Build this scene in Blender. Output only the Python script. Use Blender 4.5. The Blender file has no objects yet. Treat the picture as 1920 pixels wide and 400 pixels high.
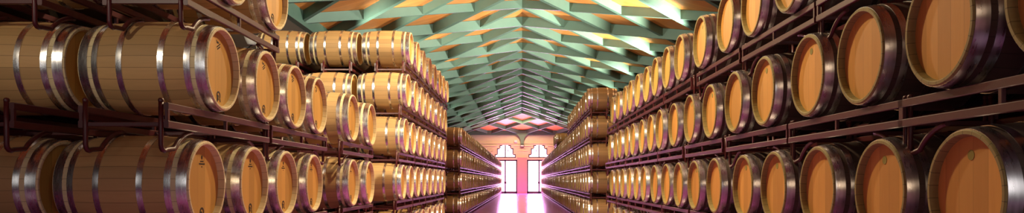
import bpy, math, random
from mathutils import Vector
PI = math.pi
random.seed(11)
sc = bpy.context.scene
COL = sc.collection

# ------------------------------------------------------------------ basics
CAM_H = 1.34
F = 1335.0                       # focal length in pixels of a 1920 wide frame
ROWS = {1: [0.469, 1.285, 2.092, 2.918, 3.735],      # heights of the barrel axes, right of the aisle
        -1: [0.500, 1.315, 2.092, 2.868, 3.645]}     # and left of it


def mesh_obj(name, me, parent=None):
    o = bpy.data.objects.new(name, me)
    COL.objects.link(o)
    if parent is not None:
        o.parent = parent
    return o


def tag(o, label, cat=None, group=None, kind=None):
    o['label'] = label
    if cat:
        o['category'] = cat
    if group:
        o['group'] = group
    if kind:
        o['kind'] = kind
    return o


def empty(name, loc, rz=0.0):
    o = bpy.data.objects.new(name, None)
    o.empty_display_size = 0.1
    COL.objects.link(o)
    o.location = loc
    o.rotation_euler = (0, 0, rz)
    return o


class MB:
    """collects vertices / faces / material slots of one mesh"""

    def __init__(self):
        self.v, self.f, self.m, self.s = [], [], [], []

    def face(self, idx, mat=0, smooth=False):
        self.f.append(idx); self.m.append(mat); self.s.append(smooth)

    def box(self, x0, x1, y0, y1, z0, z1, mat=0):
        b = len(self.v)
        for x in (x0, x1):
            for y in (y0, y1):
                for z in (z0, z1):
                    self.v.append((x, y, z))
        for q in ((0, 1, 3, 2), (4, 6, 7, 5), (0, 4, 5, 1), (2, 3, 7, 6), (0, 2, 6, 4), (1, 5, 7, 3)):
            self.face([b + i for i in q], mat)

    def cbox(self, x0, x1, y0, y1, z0, z1, c=0.004, mat=0):
        """box with bevelled long edges along its longest side"""
        d = (x1 - x0, y1 - y0, z1 - z0)
        ax = d.index(max(d))
        lo = [(x0, x1), (y0, y1), (z0, z1)]
        a, bb = [i for i in range(3) if i != ax]
        (a0, a1), (b0, b1) = lo[a], lo[bb]
        ring = [(a0 + c, b0), (a1 - c, b0), (a1, b0 + c), (a1, b1 - c), (a1 - c, b1), (a0 + c, b1), (a0, b1 - c), (a0, b0 + c)]
        base = len(self.v)
        for t in lo[ax]:
            for (p, q) in ring:
                r = [0, 0, 0]
                r[ax], r[a], r[bb] = t, p, q
                self.v.append(tuple(r))
        flip = ax == 1
        for i in range(8):
            j = (i + 1) % 8
            q = [base + i, base + j, base + 8 + j, base + 8 + i]
            self.face(q[::-1] if flip else q, mat)
        e0 = [base + i for i in range(8)]
        e1 = [base + 8 + i for i in range(8)]
        self.face(e0 if flip else e0[::-1], mat)
        self.face(e1[::-1] if flip else e1, mat)

    def lathe_x(self, prof, n, mat=0, smooth=True, cy=0.0, cz=0.0, cx=0.0, closed=False):
        """surface of revolution about the x axis; prof = [(x, r)]"""
        base = len(self.v)
        for (x, r) in prof:
            for k in range(n):
                a = 2 * PI * k / n
                self.v.append((cx + x, cy + r * math.sin(a), cz + r * math.cos(a)))
        m = len(prof)
        for i in range(m if closed else m - 1):
            i2 = (i + 1) % m
            for k in range(n):
                k2 = (k + 1) % n
                self.face([base + i * n + k, base + i * n + k2, base + i2 * n + k2, base + i2 * n + k], mat, smooth)

    def disc_x(self, x, r, n, mat=0, back=False, cy=0.0, cz=0.0):
        base = len(self.v)
        for k in range(n):
            a = 2 * PI * k / n
            self.v.append((x, cy + r * math.sin(a), cz + r * math.cos(a)))
        idx = [base + k for k in range(n)]
        self.face(idx[::-1] if back else idx, mat)

    def tube(self, pts, r, n=8, mat=0):
        pts = [Vector(p) for p in pts]
        rings = []
        for i, p in enumerate(pts):
            d = (pts[min(i + 1, len(pts) - 1)] - pts[max(i - 1, 0)]).normalized()
            u = Vector((1, 0, 0)) if abs(d.x) < 0.9 else Vector((0, 0, 1))
            s = d.cross(u).normalized()
            t = s.cross(d).normalized()
            b = len(self.v)
            for k in range(n):
                a = 2 * PI * k / n
                self.v.append(tuple(p + r * (math.cos(a) * s + math.sin(a) * t)))
            rings.append(b)
        for i in range(len(rings) - 1):
            for k in range(n):
                k2 = (k + 1) % n
                self.face([rings[i] + k, rings[i + 1] + k, rings[i + 1] + k2, rings[i] + k2], mat, True)
        self.face([rings[0] + k for k in range(n)], mat)
        self.face([rings[-1] + k for k in range(n)][::-1], mat)

    def prism(self, poly, x0, x1, mat=0):
        """polygon in (y, z) extruded along x"""
        n = len(poly)
        b = len(self.v)
        for x in (x0, x1):
            for (y, z) in poly:
                self.v.append((x, y, z))
        for i in range(n):
            j = (i + 1) % n
            self.face([b + i, b + j, b + n + j, b + n + i], mat)
        self.face([b + i for i in range(n)][::-1], mat)
        self.face([b + n + i for i in range(n)], mat)

    def mesh(self, name, mats):
        me = bpy.data.meshes.new(name)
        me.from_pydata(self.v, [], self.f)
        for m in mats:
            me.materials.append(m)
        me.polygons.foreach_set('material_index', self.m)
        me.polygons.foreach_set('use_smooth', self.s)
        me.validate()
        me.update()
        return me

    def build(self, name, mats, parent=None):
        if not isinstance(mats, (list, tuple)):
            mats = [mats]
        return mesh_obj(name, self.mesh(name, mats), parent)


# ------------------------------------------------------------------ materials
def new_mat(name):
    m = bpy.data.materials.new(name)
    m.use_nodes = True
    nt = m.node_tree
    return m, nt, nt.nodes['Principled BSDF']


def N(nt, t, **kw):
    n = nt.nodes.new(t)
    for k, v in kw.items():
        setattr(n, k, v)
    return n


def math_node(nt, op, a, b=None, c=None):
    n = N(nt, 'ShaderNodeMath', operation=op)
    for i, x in enumerate((a, b, c)):
        if x is None:
            continue
        if isinstance(x, (int, float)):
            n.inputs[i].default_value = x
        else:
            nt.links.new(x, n.inputs[i])
    return n.outputs[0]


def mixc(nt, fac, a, b, blend='MIX'):
    n = N(nt, 'ShaderNodeMix', data_type='RGBA', blend_type=blend)
    for s, x in ((n.inputs[0], fac), (n.inputs[6], a), (n.inputs[7], b)):
        if isinstance(x, (int, float)):
            s.default_value = x
        elif isinstance(x, tuple):
            s.default_value = (*x, 1) if len(x) == 3 else x
        else:
            nt.links.new(x, s)
    return n.outputs[2]


def noise(nt, vec, scale, detail=4, rough=0.55):
    n = N(nt, 'ShaderNodeTexNoise')
    n.inputs['Scale'].default_value = scale
    n.inputs['Detail'].default_value = detail
    n.inputs['Roughness'].default_value = rough
    if vec is not None:
        nt.links.new(vec, n.inputs['Vector'])
    return n.outputs['Fac']


def scaled(nt, vec, s):
    n = N(nt, 'ShaderNodeVectorMath', operation='MULTIPLY')
    nt.links.new(vec, n.inputs[0])
    n.inputs[1].default_value = s
    return n.outputs[0]


def plain(name, col, rough=0.5, metal=0.0, spec=0.5, var=0.12, scale=6.0):
    m, nt, b = new_mat(name)
    tc = N(nt, 'ShaderNodeTexCoord').outputs['Object']
    nz = noise(nt, tc, scale)
    dark = tuple(c * (1 - var) for c in col)
    lite = tuple(min(1, c * (1 + var)) for c in col)
    nt.links.new(mixc(nt, nz, dark, lite), b.inputs['Base Color'])
    b.inputs['Roughness'].default_value = rough
    b.inputs['Metallic'].default_value = metal
    b.inputs['Specular IOR Level'].default_value = spec
    return m


def stave_mat(name, col, chime, half, rough=0.5, spec=0.4, rb=0.328, pale=0.05):
    """oak staves running along x round the barrel axis, bare chime ends"""
    m, nt, b = new_mat(name)
    tc = N(nt, 'ShaderNodeTexCoord').outputs['Object']
    sep = N(nt, 'ShaderNodeSeparateXYZ'); nt.links.new(tc, sep.inputs[0])
    x, y, z = sep.outputs
    zc = math_node(nt, 'SUBTRACT', z, rb)                       # origin is at the barrel's base
    ang = math_node(nt, 'ARCTAN2', y, zc)
    u = math_node(nt, 'MULTIPLY', math_node(nt, 'ADD', ang, PI), 26 / (2 * PI))
    cell = math_node(nt, 'FLOOR', u)
    fr = math_node(nt, 'FRACT', u)
    oi = N(nt, 'ShaderNodeObjectInfo').outputs['Random']
    wn = N(nt, 'ShaderNodeTexWhiteNoise', noise_dimensions='2D')
    cb = N(nt, 'ShaderNodeCombineXYZ')
    nt.links.new(cell, cb.inputs[0]); nt.links.new(math_node(nt, 'MULTIPLY', oi, 91.0), cb.inputs[1])
    nt.links.new(cb.outputs[0], wn.inputs['Vector'])
    gr = noise(nt, scaled(nt, tc, (3, 40, 40)), 1.0, 5, 0.6)
    c0 = mixc(nt, wn.outputs['Value'], tuple(c * 0.78 for c in col), tuple(c * 1.18 for c in col))
    c1 = mixc(nt, math_node(nt, 'MULTIPLY', gr, 0.5), c0, tuple(c * 0.5 for c in col))
    c1b = mixc(nt, math_node(nt, 'MULTIPLY', oi, 0.35), c1, tuple(c * 0.62 for c in col))
    edge = math_node(nt, 'LESS_THAN', math_node(nt, 'ABSOLUTE', math_node(nt, 'SUBTRACT', fr, 0.5)), 0.47)
    seam = math_node(nt, 'SUBTRACT', 1.0, edge)
    ch = math_node(nt, 'GREATER_THAN', math_node(nt, 'ABSOLUTE', x), half - pale)
    cc = mixc(nt, math_node(nt, 'MULTIPLY', gr, 0.8), chime, tuple(c * 0.62 for c in chime))
    c2 = mixc(nt, ch, c1b, cc)
    c3 = mixc(nt, math_node(nt, 'MULTIPLY', seam, 0.55), c2, tuple(c * 0.25 for c in col))
    nt.links.new(c3, b.inputs['Base Color'])
    b.inputs['Roughness'].default_value = rough + 0.12
    b.inputs['Specular IOR Level'].default_value = spec
    return m


def head_mat(name, col, width=0.085, rough=0.5, stain=0.4):
    """upright oak head boards"""
    m, nt, b = new_mat(name)
    tc = N(nt, 'ShaderNodeTexCoord').outputs['Object']
    sep = N(nt, 'ShaderNodeSeparateXYZ'); nt.links.new(tc, sep.inputs[0])
    oi = N(nt, 'ShaderNodeObjectInfo').outputs['Random']
    u = math_node(nt, 'ADD', math_node(nt, 'DIVIDE', sep.outputs[1], width), math_node(nt, 'MULTIPLY', oi, 7.0))
    cell = math_node(nt, 'FLOOR', u); fr = math_node(nt, 'FRACT', u)
    wn = N(nt, 'ShaderNodeTexWhiteNoise', noise_dimensions='1D')
    nt.links.new(math_node(nt, 'ADD', cell, math_node(nt, 'MULTIPLY', oi, 313.0)), wn.inputs['W'])
    off = N(nt, 'ShaderNodeVectorMath', operation='ADD')
    nt.links.new(tc, off.inputs[0])
    cb = N(nt, 'ShaderNodeCombineXYZ')
    nt.links.new(math_node(nt, 'MULTIPLY', wn.outputs['Value'], 9.0), cb.inputs[2])
    nt.links.new(cb.outputs[0], off.inputs[1])
    gr = noise(nt, scaled(nt, off.outputs[0], (1, 46, 3.2)), 1.0, 6, 0.62)
    blot = noise(nt, scaled(nt, off.outputs[0], (1, 7, 3)), 1.0, 3, 0.5)
    c0 = mixc(nt, wn.outputs['Value'], tuple(c * 0.70 for c in col), tuple(c * 1.18 for c in col))
    c1 = mixc(nt, math_node(nt, 'MULTIPLY', gr, 0.55), c0, tuple(c * f for c, f in zip(col, (0.62, 0.5, 0.4))))
    c1a = mixc(nt, math_node(nt, 'MULTIPLY', math_node(nt, 'POWER', blot, 2.0), stain), c1, tuple(c * f for c, f in zip(col, (0.55, 0.42, 0.3))))
    c1b = mixc(nt, math_node(nt, 'MULTIPLY', oi, 0.25), c1a, tuple(c * f for c, f in zip(col, (0.75, 0.65, 0.6))))
    seam = math_node(nt, 'GREATER_THAN', math_node(nt, 'ABSOLUTE', math_node(nt, 'SUBTRACT', fr, 0.5)), 0.488)
    c2 = mixc(nt, math_node(nt, 'MULTIPLY', seam, 0.5), c1b, tuple(c * 0.3 for c in col))
    nt.links.new(c2, b.inputs['Base Color'])
    b.inputs['Roughness'].default_value = rough
    b.inputs['Specular IOR Level'].default_value = 0.3
    return m


def hoop_mat(name, col, rough):
    m, nt, b = new_mat(name)
    tc = N(nt, 'ShaderNodeTexCoord').outputs['Object']
    nz = noise(nt, scaled(nt, tc, (60, 9, 9)), 1.0, 4)
    nt.links.new(mixc(nt, nz, tuple(c * 0.65 for c in col), tuple(min(1, c * 1.25) for c in col)), b.inputs['Base Color'])
    r = N(nt, 'ShaderNodeMapRange')
    nt.links.new(nz, r.inputs[0])
    r.inputs[3].default_value = rough - 0.08; r.inputs[4].default_value = rough + 0.12
    nt.links.new(r.outputs[0], b.inputs['Roughness'])
    b.inputs['Metallic'].default_value = 1.0
    return m


# barrel measures
HALF_L, HALF_R = 0.41, 0.43
DIM = {'new': (0.312, 0.276, 0.250), 'old': (0.328, 0.287, 0.258)}     # radius at the bilge, the chime, the head
DIM['mid'] = DIM['old']
DIM['worn'] = DIM['new']
RB, RR, RH = DIM['old']


def use(key):
    global RB, RR, RH
    RB, RR, RH = DIM[key]



M = {}
M['stave_new'] = stave_mat('new_oak_staves', (0.58, 0.365, 0.15), (0.82, 0.70, 0.40), HALF_L, rb=0.312, pale=0.12)
M['stave_old'] = stave_mat('old_oak_staves', (0.10, 0.065, 0.048), (0.34, 0.28, 0.09), HALF_R, 0.55)
M['stave_mid'] = stave_mat('worn_oak_staves', (0.34, 0.20, 0.085), (0.46, 0.36, 0.15), HALF_R, 0.5)
M['stave_worn'] = stave_mat('weathered_oak_staves', (0.34, 0.20, 0.085), (0.52, 0.40, 0.18), HALF_L, 0.5, rb=0.312)
M['head_new'] = head_mat('new_oak_head', (0.74, 0.44, 0.115), 0.10, 0.5, 0.2)
M['head_old'] = head_mat('old_oak_head', (0.82, 0.46, 0.115), 0.105, 0.55, 0.55)
M['hoop_new'] = hoop_mat('galvanised_hoop', (0.84, 0.82, 0.85), 0.25)
M['hoop_old'] = hoop_mat('dull_steel_hoop', (0.62, 0.60, 0.63), 0.27)
M['ink'] = plain('branded_ink', (0.035, 0.018, 0.012), 0.8)
M['green_ink'] = plain('faded_green_ink', (0.30, 0.27, 0.05), 0.8)
M['rack'] = plain('maroon_paint', (0.075, 0.007, 0.010), 0.42, 0.0, 0.6, 0.25, 14)
M['beam'] = plain('green_beam_paint', (0.125, 0.205, 0.155), 0.45, 0.0, 0.5, 0.10, 3)
M['wall'] = plain('peach_plaster', (0.76, 0.65, 0.46), 0.85, 0.0, 0.2, 0.06, 1.5)
M['pier'] = plain('pink_render', (0.72, 0.40, 0.33), 0.8, 0.0, 0.2, 0.06, 2)
M['sidewall'] = plain('shade_toned_plaster', (0.08, 0.055, 0.04), 0.9, 0.0, 0.2, 0.1, 1.5)  # the hall's shade is put into this plaster's base colour
M['frame'] = plain('dark_wood_frame', (0.10, 0.045, 0.06), 0.5)
M['lampmetal'] = plain('white_lamp_metal', (0.75, 0.75, 0.72), 0.3, 0.0, 0.6, 0.04)
M['black'] = plain('black_metal', (0.02, 0.02, 0.022), 0.4)


def ceil_mat():
    m, nt, b = new_mat('terracotta_roof_boards')
    tc = N(nt, 'ShaderNodeTexCoord').outputs['Object']
    sep = N(nt, 'ShaderNodeSeparateXYZ'); nt.links.new(tc, sep.inputs[0])
    u = math_node(nt, 'DIVIDE', sep.outputs[1], 0.22)
    wn = N(nt, 'ShaderNodeTexWhiteNoise', noise_dimensions='1D')
    nt.links.new(math_node(nt, 'FLOOR', u), wn.inputs['W'])
    c0 = mixc(nt, wn.outputs['Value'], (0.70, 0.24, 0.05), (0.86, 0.33, 0.075))
    nz = noise(nt, scaled(nt, tc, (3, 10, 3)), 1.0)
    c1 = mixc(nt, math_node(nt, 'MULTIPLY', nz, 0.4), c0, (0.45, 0.14, 0.04))
    fr = math_node(nt, 'FRACT', u)
    seam = math_node(nt, 'LESS_THAN', fr, 0.05)
    c2 = mixc(nt, math_node(nt, 'MULTIPLY', seam, 0.5), c1, (0.2, 0.06, 0.02))
    nt.links.new(c2, b.inputs['Base Color'])
    b.inputs['Roughness'].default_value = 0.5
    return m


def floor_mat():
    m, nt, b = new_mat('polished_floor')
    tc = N(nt, 'ShaderNodeTexCoord').outputs['Object']
    nz = noise(nt, tc, 1.3, 5)
    br = N(nt, 'ShaderNodeTexBrick')
    nt.links.new(tc, br.inputs['Vector'])
    br.offset = 0.0
    br.inputs['Scale'].default_value = 1.0
    br.inputs['Brick Width'].default_value = 0.4
    br.inputs['Row Height'].default_value = 0.4
    br.inputs['Mortar Size'].default_value = 0.006
    br.inputs['Color1'].default_value = (0.50, 0.13, 0.52, 1)  # magenta window light is put into the tile colours
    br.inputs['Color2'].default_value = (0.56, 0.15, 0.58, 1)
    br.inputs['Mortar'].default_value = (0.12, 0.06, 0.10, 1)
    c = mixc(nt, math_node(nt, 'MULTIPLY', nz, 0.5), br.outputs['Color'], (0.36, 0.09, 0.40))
    nt.links.new(c, b.inputs['Base Color'])
    b.inputs['Roughness'].default_value = 0.17
    b.inputs['Specular IOR Level'].default_value = 0.8
    return m


def emit_mat(name, col, strength):
    m, nt, b = new_mat(name)
    tc = N(nt, 'ShaderNodeTexCoord').outputs['Object']
    nz = noise(nt, tc, 0.6, 1)
    nt.links.new(mixc(nt, nz, tuple(c * 0.94 for c in col), col), b.inputs['Emission Color'])
    b.inputs['Emission Strength'].default_value = strength
    b.inputs['Base Color'].default_value = (0.8, 0.8, 0.8, 1)
    b.inputs['Roughness'].default_value = 0.3
    return m


M['ceil'] = ceil_mat()
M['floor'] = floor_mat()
M['pane'] = emit_mat('daylight_pane', (1.0, 0.62, 1.0), 4.5)
M['pane_back'] = emit_mat('daylight_pane_back', (1.0, 0.95, 0.92), 0.6)

# ------------------------------------------------------------------ barrels


def radius(x, half):
    t = x / half
    return RR + (RB - RR) * (1 - abs(t) ** 2.15)


def stave_mesh(half, n, mat, name):
    b = MB()
    d = 0.044
    prof = [(-half + d, RH), (-half + 0.004, RH + 0.006), (-half, RH + 0.010), (-half, RR - 0.004), (-half + 0.004, RR)]
    k = 12
    for i in range(1, k):
        x = -half + 0.004 + (2 * half - 0.008) * i / k
        prof.append((x, radius(x, half)))
    prof += [(-p[0], p[1]) for p in prof[:5][::-1]]
    b.lathe_x(prof, n, 0, True, cz=RB)
    me = b.mesh(name, [mat])
    # keep the chime's edges crisp
    for p in me.polygons:
        if abs(p.center.x) > half - 0.002 or (abs(p.center.x) > half - d and math.hypot(p.center.y, p.center.z - RB) < RH + 0.004):
            p.use_smooth = False
    return me


HOOPS = ((0.010, 0.070), (0.100, 0.138), (0.262, 0.298))


def hoop_mesh(half, a, w, n, mat, side):
    b = MB()
    x0, x1 = side * (half - a), side * (half - w)
    xs = sorted((x0, x1))
    t = 0.004
    r0, r1 = radius(xs[0], half), radius(xs[1], half)
    b.lathe_x([(xs[0], r0 - 0.002), (xs[0], r0 + t)], n, 0, False, cz=RB)
    b.lathe_x([(xs[0], r0 + t), ((xs[0] + xs[1]) / 2, (r0 + r1) / 2 + t + 0.0006), (xs[1], r1 + t)], n, 0, True, cz=RB)
    b.lathe_x([(xs[1], r1 + t), (xs[1], r1 - 0.002)], n, 0, False, cz=RB)
    return b.mesh('hoop', [mat])


def head_mesh(half, n, mat, front):
    b = MB()
    x = (-half + 0.040) if front else (half - 0.040)
    b.disc_x(x, RH + 0.004, n, 0, front, cz=RB)
    return b.mesh('front_head' if front else 'back_head', [mat])


def ring_pts(r, a0, a1, n, cy, cz):
    return [(cy + r * math.sin(a0 + (a1 - a0) * i / n), cz + r * math.cos(a0 + (a1 - a0) * i / n)) for i in range(n + 1)]


def mark_mesh(kind, half, mat):
    """branded marks lying on the front head (local -x faces the aisle)"""
    b = MB()
    x0, x1 = -half + 0.0382, -half + 0.0405

    def poly(pts):
        b.prism(pts, x0, x1)

    def bar(cy, cz, w, h, rot=0.0):
        c, s = math.cos(rot), math.sin(rot)
        poly([(cy + c * u - s * v, cz + s * u + c * v) for u, v in ((-w, -h), (w, -h), (w, h), (-w, h))])
    if kind == 'emblem':        # horseshoe arch with a small figure standing in it
        cz = RB - 0.178
        o = ring_pts(0.030, -2.3, 2.3, 20, 0, cz)
        i = ring_pts(0.019, 2.3, -2.3, 20, 0, cz)
        for k in range(20):
            poly([o[k], o[k + 1], i[19 - k], i[20 - k]])
        poly([(-0.006, cz - 0.002), (0.012, cz + 0.006), (0.017, cz - 0.012), (0.008, cz - 0.034), (-0.004, cz - 0.030), (0.002, cz - 0.016)])
        poly([(-0.026, cz - 0.018), (-0.016, cz - 0.022), (-0.024, cz - 0.044), (-0.033, cz - 0.040)])
        poly([(0.016, cz - 0.022), (0.026, cz - 0.018), (0.024, cz - 0.046), (0.014, cz - 0.042)])
    elif kind == 'crest':       # small crest over two short lines of print
        cz = RB + 0.172
        poly([(-0.010, cz + 0.008), (0, cz + 0.016), (0.010, cz + 0.008), (0.008, cz - 0.006), (0, cz - 0.012), (-0.008, cz - 0.006)])
        for k in range(4):
            bar(-0.018 + 0.012 * k, cz - 0.024, 0.004, 0.0035)
        for k in range(7):
            bar(-0.036 + 0.012 * k, cz - 0.040, 0.0042, 0.0042)
        bar(0, cz - 0.058, 0.006, 0.0025)
    elif kind == 'slant':       # tilted monogram and lines of print
        cz = RB + 0.160
        r = -0.5
        c, s = math.cos(r), math.sin(r)

        def q(u, v, w, h):
            bar(c * u - s * v, cz + s * u + c * v, w, h, r)
        q(0.004, 0.024, 0.010, 0.0045); q(0.012, 0.033, 0.0035, 0.010); q(-0.006, 0.016, 0.006, 0.004)
        for k in range(5):
            q(-0.026 + 0.013 * k, 0.000, 0.0045, 0.0036)
        for k in range(4):
            q(-0.016 + 0.013 * k, -0.016, 0.0045, 0.0042)
    else:                       # round faded stamp
        cz = RB + 0.172
        pts = ring_pts(0.024, 0, 2 * PI, 20, 0, cz)[:-1]
        poly(pts)
    return b.mesh(kind, [mat])


def joined_barrel(half, n, mats, name):
    """one mesh, three materials: for barrels too far off to show their parts"""
    b = MB()
    d = 0.042
    k = 8
    prof = [(-half + d, RH), (-half, RH + 0.01), (-half, RR)]
    prof += [(-half + 2 * half * i / k, radius(-half + 2 * half * i / k, half)) for i in range(1, k)]
    prof += [(half, RR), (half, RH + 0.01), (half - d, RH)]
    b.lathe_x(prof, n, 0, True, cz=RB)
    b.disc_x(-half + 0.040, RH + 0.004, n, 1, True, cz=RB)
    b.disc_x(half - 0.040, RH + 0.004, n, 1, False, cz=RB)
    for s in (-1, 1):
        for (a, w) in HOOPS:
            xs = sorted((s * (half - a), s * (half - w)))
            r0, r1 = radius(xs[0], half), radius(xs[1], half)
            b.lathe_x([(xs[0], r0 - 0.002), (xs[0], r0 + 0.005)], n, 2, False, cz=RB)
            b.lathe_x([(xs[0], r0 + 0.005), (xs[1], r1 + 0.005)], n, 2, True, cz=RB)
            b.lathe_x([(xs[1], r1 + 0.005), (xs[1], r1 - 0.002)], n, 2, False, cz=RB)
    me = b.mesh(name, mats)
    for p in me.polygons:
        if abs(p.normal.x) > 0.75:
            p.use_smooth = False
    return me


NSEG = 64
KIT = {}
for key, half, st, hd, hp in (('new', HALF_L, 'stave_new', 'head_new', 'hoop_new'), ('old', HALF_R, 'stave_old', 'head_old', 'hoop_old'), ('mid', HALF_R, 'stave_mid', 'head_old', 'hoop_old'), ('worn', HALF_L, 'stave_worn', 'head_new', 'hoop_new')):
    use(key)
    parts = [('staves', stave_mesh(half, NSEG, M[st], 'staves')),
             ('front_head', head_mesh(half, NSEG, M[hd], True)),
             ('back_head', head_mesh(half, NSEG, M[hd], False))]
    for s in (-1, 1):
        for (a, w) in HOOPS:
            parts.append(('hoop', hoop_mesh(half, a, w, NSEG, M[hp], s)))
    KIT[key] = {'half': half, 'parts': parts,
                'one': joined_barrel(half, 32, [M[st], M[hd], M[hp]], 'barrel'),
                'far': None}
use('new')
MARK = {'emblem': mark_mesh('emblem', HALF_L, M['ink']), 'crest': mark_mesh('crest', HALF_L, M['ink']),
        'slant': mark_mesh('slant', HALF_L, M['ink'])}
use('old')
MARK.update({'round': mark_mesh('round', HALF_R, M['green_ink'])})

ORD = ('first second third fourth fifth sixth seventh eighth ninth tenth eleventh twelfth thirteenth fourteenth fifteenth '
       'sixteenth seventeenth eighteenth nineteenth twentieth').split()


def ordinal(i):
    if i < 20:
        return ORD[i]
    tens = {2: 'twenty', 3: 'thirty', 4: 'forty', 5: 'fifty'}[(i + 1) // 10]
    u = (i + 1) % 10
    return {2: 'twentieth', 3: 'thirtieth', 4: 'fortieth', 5: 'fiftieth'}[(i + 1) // 10] if u == 0 else tens + '-' + ORD[u - 1]


N_BARREL = [0]


def barrel(key, side, xface, y, row, label, group, detail=True, marks=(), jit=1.0):
    """side +1 = right of the aisle, -1 = left; xface = distance of the front head from the aisle's middle"""
    half = KIT[key]['half']
    x = side * (xface + half + random.uniform(-0.012, 0.012) * jit)
    z = ROWS[side][row] - DIM[key][0]
    rz = (0.0 if side > 0 else PI) + random.uniform(-0.012, 0.012) * jit
    N_BARREL[0] += 1
    if not detail:
        o = mesh_obj('barrel', KIT[key]['one'])
        o.location = (x, y, z); o.rotation_euler = (0, 0, rz)
        tag(o, label, 'barrel', group)
        return o
    r = empty('barrel', (x, y, z), rz)
    tag(r, label, 'barrel', group)
    for (nm, me) in KIT[key]['parts']:
        p = mesh_obj(nm, me, r)
    for mk in marks:
        o = mesh_obj({'emblem': 'emblem_stamp', 'crest': 'maker_stamp', 'slant': 'maker_stamp', 'round': 'round_stamp'}[mk], MARK[mk], r)
        o['label'] = 'dark branded mark on the head' if mk != 'round' else 'faded green round mark on the head'
    return r


# ------------------------------------------------------------------ racks
RACK_L = 1.66
SPAN = 0.50      # distance between front and rear frames
RK = {1: dict(up=-0.332, lo=-0.440, gap=0.816, rb=0.328), -1: dict(up=-0.317, lo=-0.423, gap=0.777, rb=0.312)}
HW, HH = 0.014, 0.021             # half width and half height of a rail


def foot_pts(sy, k):
    """rod that drops from the rail, hooks under and lies over the barrel below (y, z from the carried barrels' axis)"""
    gap = k['gap']
    e = sy * RACK_L / 2
    cy = sy * 0.425                   # axis of the barrel below
    zb = -gap + 0.235
    pts = [(e, k['up'] + 0.03), (e, k['lo'] - 0.02), (e, zb)]
    R = k['rb'] + 0.020
    for q in range(1, 5):
        a = PI * q / 5 * 0.9
        pts.append((e - sy * 0.035 * (1 - math.cos(a)), zb - 0.035 * math.sin(a)))
    for q in range(9):
        a = 0.86 - 0.10 * q
        pts.append((cy + sy * R * math.sin(a), -gap + R * math.cos(a)))
    return pts


def rack_part_list(side, floor_rack):
    """list of (name, MB); origin: under the carried barrels' axis, x = 0 at the front frame, +x away from the aisle"""
    out = []
    K = RK[side]
    up, lo = K['up'], K['lo']
    h = 0.013
    hl = RACK_L / 2
    for side_x in (0.0, SPAN):
        dz = 0.0 if side_x == 0 else -0.018
        for z, rn in ((up + dz, 'upper_rail'), (lo, 'lower_rail')):
            b = MB(); b.cbox(side_x - HW, side_x + HW, -hl, hl, z - HH, z + HH); out.append((rn, b))
        for y in (-hl + h, 0.0, hl - h):
            b = MB(); b.cbox(side_x - h * 0.8, side_x + h * 0.8, y - h, y + h, lo + HH, up + dz - HH, 0.003); out.append(('post', b))
    for y in (-hl + h, 0.0, hl - h):
        b = MB(); b.cbox(HW, SPAN - HW, y - h, y + h, lo - h, lo + h, 0.003); out.append(('cross_bar', b))
    for side_x in (0.03, SPAN - 0.03):
        for sy in (-1, 1):
            b = MB()
            if floor_rack:
                b.cbox(side_x - 0.03, side_x + 0.03, sy * (hl - 0.05) - 0.03, sy * (hl - 0.05) + 0.03, -ROWS[side][0] + 0.001, lo - HH + 0.001, 0.002)
            else:
                b.tube([(side_x, p[0], p[1]) for p in foot_pts(sy, K)], 0.0145, 8)
            out.append(('foot', b))
    return out


RACK = {}
for fl in ((1, False), (1, True), (-1, False), (-1, True)):
    lst = rack_part_list(*fl)
    one = MB()
    for nm, b in lst:
        k = len(one.v)
        one.v += b.v; one.m += b.m; one.s += b.s
        one.f += [[i + k for i in f] for f in b.f]
    RACK[fl] = {'parts': [(nm, b.mesh(nm, [M['rack']])) for nm, b in lst], 'one': one.mesh('barrel_rack', [M['rack']])}


CAP = {}
for sd, (nm, me) in [(q, w) for q in (1, -1) for w in RACK[(q, False)]['parts']]:
    if nm == 'foot':
        v0 = me.vertices[0].co
        sy = 1 if v0.y > 0 else -1
        xs = 0.03 if v0.x < SPAN / 2 else SPAN - 0.03
        b = MB()
        n = 12
        prof = [(0.0, 0.0155), (0.012, 0.0165), (0.02, 0.012), (0.024, 0.0)]
        for (h, r) in prof:
            for q in range(n):
                a = 2 * PI * q / n
                b.v.append((xs + r * math.cos(a), sy * RACK_L / 2 + r * math.sin(a), RK[sd]['up'] + 0.026 + h))
        for i in range(3):
            for q in range(n):
                q2 = (q + 1) % n
                b.face([i * n + q, i * n + q2, i * n + n + q2, i * n + n + q], 0, True)
        CAP[me.name] = b.mesh('end_cap', [M['rack']])


def rack(side, xfront, yc, row, label, group, detail=True, z=None):
    fl = (side, row == 0)
    loc = (side * xfront, yc, ROWS[side][row] if z is None else z)
    rz = 0.0 if side > 0 else PI
    if not detail:
        o = mesh_obj('barrel_rack', RACK[fl]['one'])
        o.location = loc; o.rotation_euler = (0, 0, rz)
        return tag(o, label, 'rack', group)
    r = empty('barrel_rack', loc, rz)
    tag(r, label, 'rack', group)
    for nm, me in RACK[fl]['parts']:
        p = mesh_obj(nm, me, r)
        if nm == 'foot' and not fl[1]:
            mesh_obj('end_cap', CAP[me.name], p)
    return r


# ------------------------------------------------------------------ layout of the stacks
far_barrels = []        # (key, side, x centre, y, z base) for the one object that holds the rest
far_racks = []
deep = []               # barrels deeper in the stacks, seen only as dark shapes in the gaps
FACE_IN = 0.06          # rails sit this far behind the heads


def row_of(key, side, xface, ys, row, adj, stack, rowname, group, detail=True, marks=None, cut=1e9):
    for i, y in enumerate(ys):
        yy = y
        if y > cut:
            far_barrels.append((key, side, side * (xface + KIT[key]['half'] + random.uniform(-0.015, 0.015)), yy, ROWS[side][row] - DIM[key][0]))
            continue
        barrel(key, side, xface, yy, row, f'{adj} barrel, {ordinal(i)} from the camera, {rowname} row of the {stack}', group, detail,
               marks(i) if marks else ())


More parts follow.
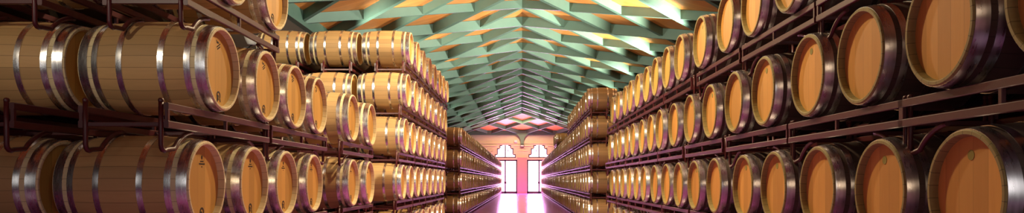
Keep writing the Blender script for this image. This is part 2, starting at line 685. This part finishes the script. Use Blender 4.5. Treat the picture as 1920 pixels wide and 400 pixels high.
def racks_for(side, xface, centres, row, stack, rowname, group, detail=True, cut=1e9):
    for i, yc in enumerate(centres):
        if yc > cut:
            far_racks.append((side, side * (xface + FACE_IN), yc, ROWS[side][row], (side, row == 0))); continue
        rack(side, xface + FACE_IN, yc, row, f'maroon steel rack, {ordinal(i)} from the camera, under {rowname} row of the {stack}', group, detail)


def deep_layer(key, side, xface, ys, row, layers):
    half = KIT[key]['half']
    for l in layers:
        for y in ys:
            deep.append((key, half, side * (xface + half + l * (2 * half + 0.06)), y, ROWS[side][row] - DIM[key][0]))


def pair_centres(ys):
    return [(ys[i] + ys[i + 1]) / 2 if i + 1 < len(ys) else ys[i] + 0.43 for i in range(0, len(ys), 2)]


# --- right, near stack: rows 1 (floor) to 4 (top)
XR = 2.02
R2 = [2.41, 3.265, 4.065, 4.90, 5.73, 6.56, 7.49, 8.375, 9.27, 10.12, 10.96, 11.85, 12.66, 13.45, 14.32, 15.2, 16.1]
R3 = [2.70, 3.47, 4.31, 5.09, 5.98, 6.81, 7.73, 8.67, 9.6, 10.45, 11.3, 12.15, 13.0, 13.85, 14.7, 15.55, 16.4]
R4 = [5.42, 6.32, 7.116, 8.1, 9.14, 9.97, 10.83, 11.7, 12.5, 13.3, 14.1, 15.0, 15.95]
R1 = [9.0 + 0.87 * i for i in range(9)]
rnd = lambda i: ('round',) if i % 3 != 2 else ()
NR = 'near right stack'
row_of('old', 1, XR, R2[1:], 1, 'orange-headed oak', NR, 'bottom', 'barrels of the near right stack', True, rnd)
row_of('old', 1, XR, R3, 2, 'orange-headed oak', NR, 'middle', 'barrels of the near right stack', True, rnd)
row_of('old', 1, XR, R4, 3, 'orange-headed oak', NR, 'top', 'barrels of the near right stack', True, rnd)
row_of('old', 1, XR, R1, 0, 'half-hidden oak', NR, 'floor', 'barrels of the near right stack', True)
racks_for(1, XR, pair_centres([2.41] + R2[1:] + [16.95]), 1, NR, 'bottom', 'racks of the near right stack')
racks_for(1, XR, pair_centres(R3 + [17.2]), 2, NR, 'middle', 'racks of the near right stack')
racks_for(1, XR, pair_centres([3.75, 4.6] + R4), 3, NR, 'top', 'racks of the near right stack')
for rw, ys in ((1, R2), (2, R3), (3, R4), (0, [2.4 + 0.87 * i for i in range(17)])):
    deep_layer('old', 1, XR, ys, rw, (1, 2))
deep_layer('old', 1, XR, [2.04 + 0.87 * i for i in range(8)], 0, (0,))
racks_for(1, XR, pair_centres(R1 + [16.83]), 0, NR, 'floor', 'racks of the near right stack')

# --- right, distant stacks
XRF = 1.90
FAR_CUT_R = 41.0
rows_far = [20.8 + 0.86 * i for i in range(59)]
names = {0: 'floor', 1: 'lower', 2: 'middle', 3: 'upper', 4: 'top'}
for rw in range(4):
    ys = [y + (0, 0.1, -0.05, 0.12)[rw] for y in rows_far]
    row_of('mid', 1, XRF, ys, rw, 'dim oak', 'distant right stack', names[rw], 'barrels of the distant right stack', False, None, FAR_CUT_R)
    racks_for(1, XRF, pair_centres(ys), rw, 'distant right stack', names[rw], 'racks of the distant right stack', False, FAR_CUT_R)
    deep_layer('old', 1, XRF, ys, rw, (1,))
ys5 = [20.85 + 0.86 * i for i in range(11)]
row_of('mid', 1, XRF, ys5, 4, 'dim oak', 'distant right stack', 'top', 'barrels of the distant right stack', False)
racks_for(1, XRF, pair_centres(ys5), 4, 'distant right stack', 'top', 'racks of the distant right stack', False)
ys5b = [40.6 + 0.86 * i for i in range(4)]
row_of('new', 1, XRF, ys5b, 4, 'pale topmost', 'small far heap', 'upper', 'barrels on top by the end wall', False)
racks_for(1, XRF, pair_centres(ys5b), 4, 'small far heap', 'upper', 'racks of the distant right stack', False)

# --- left, near stack: four barrels a row, then a gap
XL = 2.015
L2 = [4.575, 5.39, 6.13, 6.97]
L3 = [4.80, 5.675, 6.40, 7.13]
L4 = [5.02, 5.88]
NL = 'near left stack'
mk3 = lambda i: ('slant', 'emblem')
mk2 = lambda i: ('crest', 'emblem')
gl = 'barrels of the near left stack'
row_of('new', -1, XL, L2, 1, 'stamped oak', NL, 'bottom', gl, True, mk2)
row_of('new', -1, XL, L3, 2, 'stamped oak', NL, 'middle', gl, True, mk3)
row_of('new', -1, XL, L4, 3, 'stamped oak', NL, 'top', gl, True, mk3)
XD = XL + 0.90
barrel('new', -1, XD, 4.575, 1, 'tan oak barrel behind the first one, bottom row, near left stack', gl, True)
barrel('new', -1, XD, 4.80, 2, 'tan oak barrel behind the first one, middle row, near left stack', gl, True)
barrel('new', -1, XD, 5.02, 3, 'tan oak barrel behind the first one, top row, near left stack', gl, True)
g = 'racks of the near left stack'
racks_for(-1, XL, [4.98, 6.70], 2, NL, 'middle', g)
racks_for(-1, XL, [5.22], 3, NL, 'top', g)
racks_for(-1, XL, [5.0, 6.70], 1, NL, 'bottom', g)
rack(-1, XD + FACE_IN, 4.98, 2, 'maroon steel rack deeper in the near left stack, under the middle row', g)
rack(-1, XD + FACE_IN, 5.22, 3, 'maroon steel rack deeper in the near left stack, under the top row', g)
rack(-1, XD + FACE_IN, 5.0, 1, 'maroon steel rack deeper in the near left stack, under the bottom row', g)
for rw, ys in ((1, L2), (2, L3), (3, L4)):
    deep_layer('new', -1, XL, ys[1:], rw, (1,))
    deep_layer('new', -1, XL, ys, rw, (2, 3))
deep_layer('new', -1, XL, [4.6, 5.45, 6.3, 7.15], 0, (0, 1, 2))
deep_layer('new', -1, XL, [6.75, 7.6], 3, (2, 3))

# --- left, short stack of two barrels a row
LB2, LB3 = [8.55, 9.43], [8.55, 9.60]
row_of('new', -1, XL, LB2, 1, 'shiny-hooped oak', 'low left stack', 'lower', 'barrels of the low left stack', True, mk2)
row_of('new', -1, XL, LB3, 2, 'shiny-hooped oak', 'low left stack', 'upper', 'barrels of the low left stack', True, mk3)
for rw, nm in ((1, 'lower'), (2, 'upper')):
    racks_for(-1, XL, [9.02], rw, 'low left stack', nm, 'racks of the low left stack')
    deep_layer('new', -1, XL, LB2, rw, (1, 2))
deep_layer('new', -1, XL, LB2, 0, (0, 1))

# --- left, tall stack: five rows of eight
XT = 1.93
start = [11.45, 11.6, 11.85, 12.1, 12.45]
gt = 'barrels of the tall left stack'
for rw in range(5):
    ys = [start[rw] + 0.86 * i for i in range(8)]
    row_of('new', -1, XT, ys, rw, 'honey oak', 'tall left stack', names[rw], gt, True)
    racks_for(-1, XT, pair_centres(ys), rw, 'tall left stack', names[rw], 'racks of the tall left stack')
    deep_layer('new', -1, XT, ys[1:] if rw >= 3 else ys, rw, (1,))
    deep_layer('new', -1, XT, ys[1:] if rw == 4 else ys, rw, (2,))
barrel('new', -1, XT + 0.9, start[4], 4, 'honey oak barrel behind the first one, top row, tall left stack', gt)
barrel('new', -1, XT + 1.8, start[4], 4, 'honey oak barrel innermost of three in line, top row, tall left stack', gt)
barrel('new', -1, XT + 0.9, start[3], 3, 'honey oak barrel behind the first one, upper row, tall left stack', gt)
for rw, nm in ((3, 'upper'), (4, 'top')):
    rack(-1, XT + 0.9 + FACE_IN, start[rw] + 0.43, rw, f'maroon steel rack deeper in the tall left stack, under the {nm} row', 'racks of the tall left stack')
rack(-1, XT + 1.8 + FACE_IN, start[4] + 0.43, 4, 'maroon steel rack innermost in the tall left stack, under the top row', 'racks of the tall left stack')

# --- left, distant stack: four rows
XLF = 2.05
FAR_CUT_L = 42.0
rows_l = [24.5 + 0.86 * i for i in range(55)]
nl = {0: 'floor', 1: 'lower', 2: 'middle', 3: 'top'}
for rw in range(4):
    ys = [y + (0, 0.12, -0.05, 0.05)[rw] for y in rows_l]
    row_of('worn', -1, XLF, ys, rw, 'dim oak', 'distant left stack', nl[rw], 'barrels of the distant left stack', False, None, FAR_CUT_L)
    racks_for(-1, XLF, pair_centres(ys), rw, 'distant left stack', nl[rw], 'racks of the distant left stack', False, FAR_CUT_L)
    deep_layer('new', -1, XLF, ys, rw, (1,))

# everything past the three hundred largest: one object each
def merged(name, src, items, mats, label, cat):
    V, Fc, Mi, Sm = [], [], [], []
    for key, side, x, y, z in items:
        me = src[key]
        b = len(V)
        sg = 1 if side > 0 else -1
        V += [(x + sg * v.co.x, y + sg * v.co.y, z + v.co.z) for v in me.vertices]
        off = 0 if key == 'worn' or isinstance(key, tuple) else len(mats) // 2
        for p in me.polygons:
            Fc.append([b + i for i in p.vertices]); Mi.append(p.material_index + off); Sm.append(p.use_smooth)
    me = bpy.data.meshes.new(name)
    me.from_pydata(V, [], Fc)
    for m in mats:
        me.materials.append(m)
    me.polygons.foreach_set('material_index', Mi)
    me.polygons.foreach_set('use_smooth', Sm)
    me.update()
    return tag(mesh_obj(name, me), label, cat, None, 'stuff')


use('new')
far_src = {'worn': joined_barrel(HALF_L, 20, [M['stave_new'], M['head_new'], M['hoop_new']], 'far_new')}
use('old')
far_src.update({'mid': joined_barrel(HALF_R, 20, [M['stave_old'], M['head_old'], M['hoop_old']], 'far_old')})
M['deep'] = plain('shade_toned_oak', (0.06, 0.036, 0.022), 0.6, 0, 0.3, 0.2, 8)  # darkness between the stacks is put into the oak colour
M['far_new'] = plain('far_weathered_oak', (0.32, 0.19, 0.08), 0.5, 0, 0.4, 0.25, 12)
M['far_old'] = plain('far_worn_oak', (0.32, 0.19, 0.08), 0.5, 0, 0.4, 0.3, 12)
merged('distant_barrels', far_src, far_barrels, [M['far_new'], M['head_new'], M['hoop_new'], M['far_old'], M['head_old'], M['hoop_old']],
       'oak barrels receding on both sides towards the bright end windows', 'barrels')
RSRC = {k: v['one'] for k, v in RACK.items()}
merged('distant_racks', RSRC, [(fl, s, x, y, z) for (s, x, y, z, fl) in far_racks], [M['rack'], M['rack']],
       'maroon steel racks between the far barrels towards the end windows', 'racks')
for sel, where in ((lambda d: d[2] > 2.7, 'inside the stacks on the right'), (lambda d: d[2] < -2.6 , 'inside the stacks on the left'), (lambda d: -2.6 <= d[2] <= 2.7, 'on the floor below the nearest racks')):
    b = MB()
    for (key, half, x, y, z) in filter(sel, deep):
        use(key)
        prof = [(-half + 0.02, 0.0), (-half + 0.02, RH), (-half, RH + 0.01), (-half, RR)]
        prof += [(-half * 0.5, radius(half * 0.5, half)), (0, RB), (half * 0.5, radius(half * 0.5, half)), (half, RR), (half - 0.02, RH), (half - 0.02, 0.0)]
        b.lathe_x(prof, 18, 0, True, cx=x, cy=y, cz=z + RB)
    tag(b.build('inner_barrels', M['deep']), 'shade-tinted barrels deeper ' + where + ', glimpsed through the gaps', 'barrels', None, 'stuff')

# ------------------------------------------------------------------ the hall
W, Y0, YE = 6.67, -14.0, 73.2
KL = 0.82                 # lattice slope in plan
PITCH = 2.735             # ridge nodes
YJ0 = 29.46
HR = 6.4 + CAM_H          # underside of the beams at the ridge
YH = 67.7
SL, SH = 0.27, 0.31


def zlow(x, y):
    return min(HR - SL * abs(x), HR - SH * (y - YH))


# floor
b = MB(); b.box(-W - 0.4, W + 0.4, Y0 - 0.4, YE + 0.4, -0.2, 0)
tag(b.build('floor', M['floor']), 'glossy floor with magenta window light in its colour, reflecting the end windows', 'floor', None, 'structure')
# side walls
for s, nm in ((-1, 'left'), (1, 'right')):
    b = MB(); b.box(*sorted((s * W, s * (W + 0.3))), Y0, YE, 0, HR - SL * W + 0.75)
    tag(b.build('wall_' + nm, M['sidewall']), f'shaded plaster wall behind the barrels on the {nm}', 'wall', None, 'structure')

# end wall with two tall openings
ZT = HR - SL * W + 0.2
DC, DW, DH = (-1.74, 1.74), 1.24, 3.48       # door centres, half width, height
TZ0, TZ1 = 3.68, 4.98


def wall_with_openings(y0, y1, name, mat, label, steps):
    """wall in x-z with door openings and stepped transom openings above them"""
    xs = sorted({-W, W} | {c + d for c in DC for d in (-DW, DW)} | {c + q for c in DC for st in steps for q in (-st[0], st[0])})
    zs = sorted({0.0, DH, HR + 0.9 if name.endswith('back') else ZT + 0.55} | {s[1] for s in steps} | {s[2] for s in steps})
    b = MB()
    for i in range(len(xs) - 1):
        for k in range(len(zs) - 1):
            cx, cz = (xs[i] + xs[i + 1]) / 2, (zs[k] + zs[k + 1]) / 2
            hole = any(abs(cx - c) < DW and cz < DH for c in DC) or any(abs(cx - c) < st[0] and st[1] < cz < st[2] for c in DC for st in steps)
            if not hole:
                b.box(xs[i], xs[i + 1], y0, y1, zs[k], zs[k + 1])
    return tag(b.build(name, mat), label, 'wall', None, 'structure')


STEPS = ((1.08, TZ0, TZ0 + 0.36), (0.84, TZ0 + 0.36, TZ0 + 0.98), (0.58, TZ0 + 0.98, TZ1))
wall_with_openings(YE, YE + 0.35, 'wall_end', M['wall'], 'peach plaster end wall with two tall bright doorways', STEPS)
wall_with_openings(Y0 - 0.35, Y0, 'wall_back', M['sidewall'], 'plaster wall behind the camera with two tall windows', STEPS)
# pier between the doors, cornice
b = MB(); b.box(-0.46, 0.46, YE - 0.12, YE, 0, 3.6); b.box(-0.54, 0.54, YE - 0.16, YE, 3.6, 3.72)
tag(b.build('trim_1', M['pier']), 'pinkish pier between the two end doorways', 'pier', None, 'structure')
for k, (z, h, d) in enumerate(((4.36, 0.07, 0.06), (4.62, 0.06, 0.05), (4.86, 0.10, 0.10))):
    b = MB()
    for (x0, x1) in ((-W, -3.0), (-0.55, 0.55), (3.0, W)) if z < 4.9 and k < 2 else ((-W, -2.55), (-0.9, 0.9), (2.55, W)):
        b.box(x0, x1, YE - d, YE, z, z + h)
    tag(b.build('trim_%d' % (k + 2), M['wall']), 'plain plaster moulding line along the end wall', 'moulding', None, 'structure')
b = MB()
b.box(-W, W, YE - 0.10, YE, 5.12, 5.20)
tag(b.build('trim_5', M['wall']), 'upper plaster moulding across the end wall above the fanlights', 'moulding', None, 'structure')


def opening(c, y, pane_mat, idx, where, back=False):
    """glazed door and stepped window over it"""
    sg = 1 if back else -1          # frames stand towards the hall
    yp = y + 0.22 * -sg             # pane, inside the wall thickness
    f = MB()
    ya, yb = sorted((yp, yp + sg * 0.07))
    for x in (c - DW, c - 0.07, c + DW - 0.14):
        f.box(x, x + 0.14, ya, yb, 0.0, DH)
    f.box(c - DW, c + DW, ya, yb, 0.0, 0.22)
    f.box(c - DW, c + DW, ya, yb, DH - 0.14, DH)
    fr = f.build('door_%d' % idx, M['frame'])
    tag(fr, f'tall double glass door glowing with daylight, {where}', 'door', None, 'structure')
    for s in (-1, 1):
        p = MB(); p.box(*sorted((c + s * 0.07, c + s * (DW - 0.14))), yp - 0.01, yp + 0.01, 0.2, DH - 0.13)
        p.build('pane', pane_mat, fr)
        h = MB(); h.box(*sorted((c + s * 0.06, c + s * 0.12)), *sorted((yp + sg * 0.04, yp + sg * 0.10)), 1.02, 1.22)
        h.build('door_handle', M['black'], fr)
    f = MB()
    for (hw, z0, z1) in STEPS:
        for s in (-1, 1):
            f.box(*sorted((c + s * hw, c + s * (hw - 0.10))), ya, yb, z0, z1)
            f.box(*sorted((c + s * hw, c + s * (hw - 0.28))), ya, yb, z1 - 0.09, z1)
    f.box(c - 0.06, c + 0.06, ya, yb, TZ0, TZ1)
    f.box(c - 1.08, c + 1.08, ya, yb, TZ0, TZ0 + 0.10)
    wf = f.build('window_%d' % idx, M['frame'])
    tag(wf, f'stepped fanlight window glowing white, {where}', 'window', None, 'structure')
    for s in (-1, 1):
        p = MB()
        for (hw, z0, z1) in STEPS:
            p.box(*sorted((c + s * 0.06, c + s * (hw - 0.10))), yp - 0.01, yp + 0.01, z0, z1)
        p.build('pane', pane_mat, wf)
        l = MB(); l.box(*sorted((c + s * 0.26, c + s * 0.33)), *sorted((yp + sg * 0.03, yp + sg * 0.08)), TZ0 + 0.62, TZ0 + 0.86)
        l.build('latch', M['black'], wf)


opening(DC[0], YE, M['pane'], 1, 'on the left of the end wall')
opening(DC[1], YE, M['pane'], 2, 'on the right of the end wall')
opening(DC[0], Y0, M['pane_back'], 3, 'behind the camera on the left', True)
opening(DC[1], Y0, M['pane_back'], 4, 'behind the camera on the right', True)

# roof boards
def zc(x, y):
    return zlow(x, y) + 0.38


b = MB()
xe = W + 0.3
def quad(p):
    k = len(b.v)
    for (x, y) in p:
        b.v.append((x, y, zc(x, y)))
    for (x, y) in p:
        b.v.append((x, y, zc(x, y) + 0.12))
    n = len(p)
    b.face([k + i for i in range(n)])
    b.face([k + n + i for i in range(n)][::-1])
    for i in range(n):
        j = (i + 1) % n
        b.face([k + i, k + n + i, k + n + j, k + j])
yl = YE + 0.35
hipx = lambda y: (SH * (y - YH)) / SL
hx = hipx(yl)
for s in (-1, 1):
    quad([(0, Y0 - 0.35), (s * xe, Y0 - 0.35), (s * xe, yl), (s * hx, yl), (0, YH)] if hx < xe else [(0, Y0 - 0.35), (s * xe, Y0 - 0.35), (s * xe, YH + SL * xe / SH), (0, YH)])
quad([(0, YH), (hx, yl), (-hx, yl)])
tag(b.build('ceiling', M['ceil']), 'orange board ceiling above the green beams', 'ceiling', None, 'structure')


def beam(pts, depth, thick, label, group='crossing roof beams'):
    """pts lie on one straight line in plan"""
    d = Vector((pts[-1][0] - pts[0][0], pts[-1][1] - pts[0][1])).normalized()
    n = Vector((-d.y, d.x)) * thick / 2
    b = MB()
    for (x, y, z) in pts:
        b.v += [(x - n.x, y - n.y, z), (x + n.x, y + n.y, z), (x + n.x, y + n.y, z + depth), (x - n.x, y - n.y, z + depth)]
    for i in range(len(pts) - 1):
        for k in range(4):
            k2 = (k + 1) % 4
            b.face([4 * i + k, 4 * i + k2, 4 * i + 4 + k2, 4 * i + 4 + k])
    b.face([0, 3, 2, 1]); e = 4 * (len(pts) - 1)
    b.face([e, e + 1, e + 2, e + 3])
    o = b.build('roof_beam', M['beam'])
    return tag(o, label, 'beam', group, 'structure')


YB0 = 8.0
nb = {}
for side in (-1, 1):
    sname = 'left' if side < 0 else 'right'
    for fam in (1, -1):           # away from / towards the camera going outward
        for j in range(-12, 20):
            yj = YJ0 + PITCH * j
            deepb = (j % 2 == 0)
            pts = []
            n = 26
            for i in range(n + 1):
                xa = W * i / n
                y = yj + fam * KL * xa
                if YB0 <= y <= YE:
                    pts.append((side * xa, y, zlow(xa, y) + (0.0 if deepb else 0.08)))
            if len(pts) < 3:
                continue
            k = (side, fam)
            nb[k] = nb.get(k, 0) + 1
            way = 'running away from the camera' if fam > 0 else 'running towards the camera'
            beam(pts, 0.38 if deepb else 0.30, 0.15 if deepb else 0.12,
                 f'green roof beam on the {sname} slope {way}, {ordinal(nb[k]-1)} in line')
# wall plates
for s in (-1, 1):
    beam([(s * (W - 0.1), YB0, HR - SL * W), (s * (W - 0.1), YE, HR - SL * W)], 0.6, 0.2, 'green wall plate beam along the %s eaves' % ('left' if s < 0 else 'right'), 'wall plates')
beam([(-W, YE - 0.1, ZT - 0.12), (W, YE - 0.1, ZT - 0.12)], 0.6, 0.2, 'dark green beam across the top of the end wall', 'wall plates')

# bracket where the beams meet above the end doors
b = MB()
zt = ZT + 0.1
prof = [(0.16, zt - 1.15), (0.18, zt - 0.75), (0.30, zt - 0.42), (0.60, zt - 0.16), (1.0, zt), (1.0, zt + 0.2)]
poly = [(x, z) for x, z in prof] + [(-x, z) for x, z in prof[::-1]]
k = len(b.v); n = len(poly)
for y in (YE - 0.42, YE - 0.02):
    for (x, z) in poly:
        b.v.append((x, y, z))
b.face(list(range(n))); b.face([n + i for i in range(n)][::-1])
for i in range(n):
    jn = (i + 1) % n
    b.face([i, n + i, n + jn, jn])
br = b.build('roof_bracket', M['beam'])
tag(br, 'green flared bracket under the beams, centre top of the end wall', 'bracket')
e = empty('wall_lamp', (0, YE - 0.2, zt - 1.42))
tag(e, 'small dark lamp box just below the green bracket on the end wall', 'lamp')
b = MB(); b.cbox(-0.2, 0.2, -0.16, 0.14, 0.0, 0.20, 0.02); b.build('housing', M['black'], e)
b = MB(); b.cbox(-0.16, 0.16, -0.175, -0.155, 0.03, 0.17, 0.01); b.build('lens', M['lampmetal'], e)
e = empty('flood_lamp', (-0.66, YE - 0.2, zt - 0.98))
tag(e, 'small pale flood lamp on the end wall, beside the green bracket', 'lamp')
b = MB(); b.cbox(-0.15, 0.15, -0.12, 0.1, 0, 0.26, 0.02); b.build('housing', M['lampmetal'], e)
b = MB(); b.cbox(-0.03, 0.03, 0.08, 0.2, 0.08, 0.16, 0.01); b.build('arm', M['black'], e)

# ------------------------------------------------------------------ lamps, daylight and added lights
def light(kind, name, loc, energy, col, size=0.3, rot=None, spot=None, blend=0.5):
    l = bpy.data.lights.new(name, kind)
    l.energy = energy; l.color = col
    if kind == 'AREA':
        l.shape = 'DISK'; l.size = size
    else:
        l.shadow_soft_size = size
    if spot:
        l.spot_size = spot; l.spot_blend = blend
    o = bpy.data.objects.new(name, l)
    COL.objects.link(o); o.location = loc
    if rot:
        o.rotation_euler = rot
    return o


def aim(o, target):
    o.rotation_euler = (Vector(target) - o.location).to_track_quat('-Z', 'Y').to_euler()


UPC = (0.93, 1.0, 0.86)
UPE = {-1: 1600.0, 1: 6000.0}
ys_up = [21.6 + 5.47 * (k - 2) for k in range(11)]
for s in (-1, 1):
    for k, y in enumerate(ys_up):
        x = s * (W - 0.55)
        z = 4.5
        r = empty('wall_uplight', (s * (W - 0.02), y, z - 0.25))
        tag(r, f'white uplighter on the {"left" if s < 0 else "right"} wall under the eaves, {ordinal(k)} from the camera', 'lamp', 'eaves uplighters')
        b = MB()
        pr = []
        n = 20
        for (zz, rr) in ((0.16, 0.05), (0.18, 0.10), (0.34, 0.17), (0.36, 0.17), (0.34, 0.15), (0.22, 0.08)):
            pr.append((zz, rr))
        base = 0
        for (zz, rr) in pr:
            for q in range(n):
                a = 2 * PI * q / n
                b.v.append((-s * 0.53 + rr * math.cos(a), rr * math.sin(a), zz))
        for i in range(len(pr) - 1):
            for q in range(n):
                q2 = (q + 1) % n
                b.face([i * n + q, i * n + q2, (i + 1) * n + q2, (i + 1) * n + q], 0, True)
        b.face(list(range(n))[::-1]); b.face([(len(pr) - 1) * n + q for q in range(n)])
        b.build('shade', M['lampmetal'], r)
        b = MB(); b.tube([(0, 0, 0.05), (-s * 0.25, 0, 0.06), (-s * 0.45, 0, 0.10), (-s * 0.53, 0, 0.17)], 0.03, 10); b.build('arm', M['black'], r)
        b = MB(); b.cbox(*sorted((0, -s * 0.03)), -0.08, 0.08, -0.08, 0.18, 0.006); b.build('wall_plate', M['black'], r)
        o = light('SPOT', 'uplight', (x, y, z + 0.16), UPE[s] * (1.0 if y < 30 else 0.7 if y < 36 else 0.32), UPC, 0.10, spot=math.radians(66), blend=0.7)
        aim(o, (x - s * 5.0, y + 2.4, z + 3.0))

WARM = (1.0, 0.76, 0.46)
for y, e in ((7.2, 640), (11.4, 950), (17.6, 420)):
    light('SPOT', 'aisle_lamp', (0.0, y, 5.15), e, WARM, 0.12, spot=math.radians(150), blend=0.3)
for y, e in ((24, 220), (31, 200), (38, 200), (46, 220), (54, 240), (62, 280), (68.6, 1150)):  # added lights without fixtures, to brighten the far stacks and end wall
    light('SPOT', 'ridge_fill', (0.0, y, 7.6), e, WARM, 0.12, spot=math.radians(120 if y < 65 else 165), blend=0.4)
o = light('SPOT', 'stack_fill_spot', (-5.2, 3.0, 6.3), 4200, (1, 0.86, 0.62), 0.15, spot=math.radians(60), blend=0.6)  # unseen spot, added to brighten the tall left stack's top rows
aim(o, (-3.2, 12.5, 3.6))
o = light('SPOT', 'stack_fill_spot', (-5.0, -2.5, 5.0), 650, (1, 0.86, 0.64), 0.12, spot=math.radians(30), blend=0.5)  # added spot, coned to light the near left stack above its bottom row
aim(o, (-2.9, 4.4, 3.6))
for sx, e in ((-6.0, 12), (-2.1, 14), (1.9, 22), (3.1, 30)):  # unseen strips added behind the camera for hoop streaks and side fill
    o = light('AREA', 'highlight_strip', (sx, -3.0, 2.7), e, (1, 0.95, 0.90), 1.0)
    o.data.shape = 'RECTANGLE'; o.data.size = 0.30; o.data.size_y = 2.6
    o.rotation_euler = (PI / 2, 0, 0 if sx > -5 else -0.4)

for c in DC:
    for z, w_, h_, e in ((1.85, 2.2, 3.1, 800), (4.3, 1.7, 1.1, 260)):
        o = light('AREA', 'doorway_daylight', (c, YE - 0.03, z), e, (1.0, 0.42, 0.95), 1.0)
        o.data.shape = 'RECTANGLE'; o.data.size = w_; o.data.size_y = h_
        o.rotation_euler = (-PI / 2, 0, 0)

# world: only a trace of light
w = bpy.data.worlds.new('World'); sc.world = w
w.use_nodes = True
bg = w.node_tree.nodes['Background']
bg.inputs[0].default_value = (0.9, 0.75, 0.6, 1)
bg.inputs[1].default_value = 0.006

# ------------------------------------------------------------------ camera
cd = bpy.data.cameras.new('Camera')
cd.sensor_fit = 'HORIZONTAL'; cd.sensor_width = 36.0
cd.lens = 36.0 * F / 1920.0
cd.shift_x = -19 / 1920.0
cd.shift_y = 139 / 1920.0
cd.clip_start = 0.05; cd.clip_end = 300
co = bpy.data.objects.new('Camera', cd); COL.objects.link(co)
co.location = (0, 0, CAM_H); co.rotation_euler = (PI / 2, 0, 0)
sc.camera = co

sc.view_settings.view_transform = 'Standard'
sc.view_settings.look = 'None'
sc.view_settings.gamma = 1.0
sc.view_settings.use_curve_mapping = False
sc.view_settings.exposure = 0.0
try:
    sc.cycles.use_denoising = True
    sc.cycles.max_bounces = 8
    sc.cycles.sample_clamp_indirect = 4.0
except Exception:
    pass
print('barrels', N_BARREL[0], 'far', len(far_barrels), 'deep', len(deep), 'farracks', len(far_racks), 'objs', len(sc.objects))
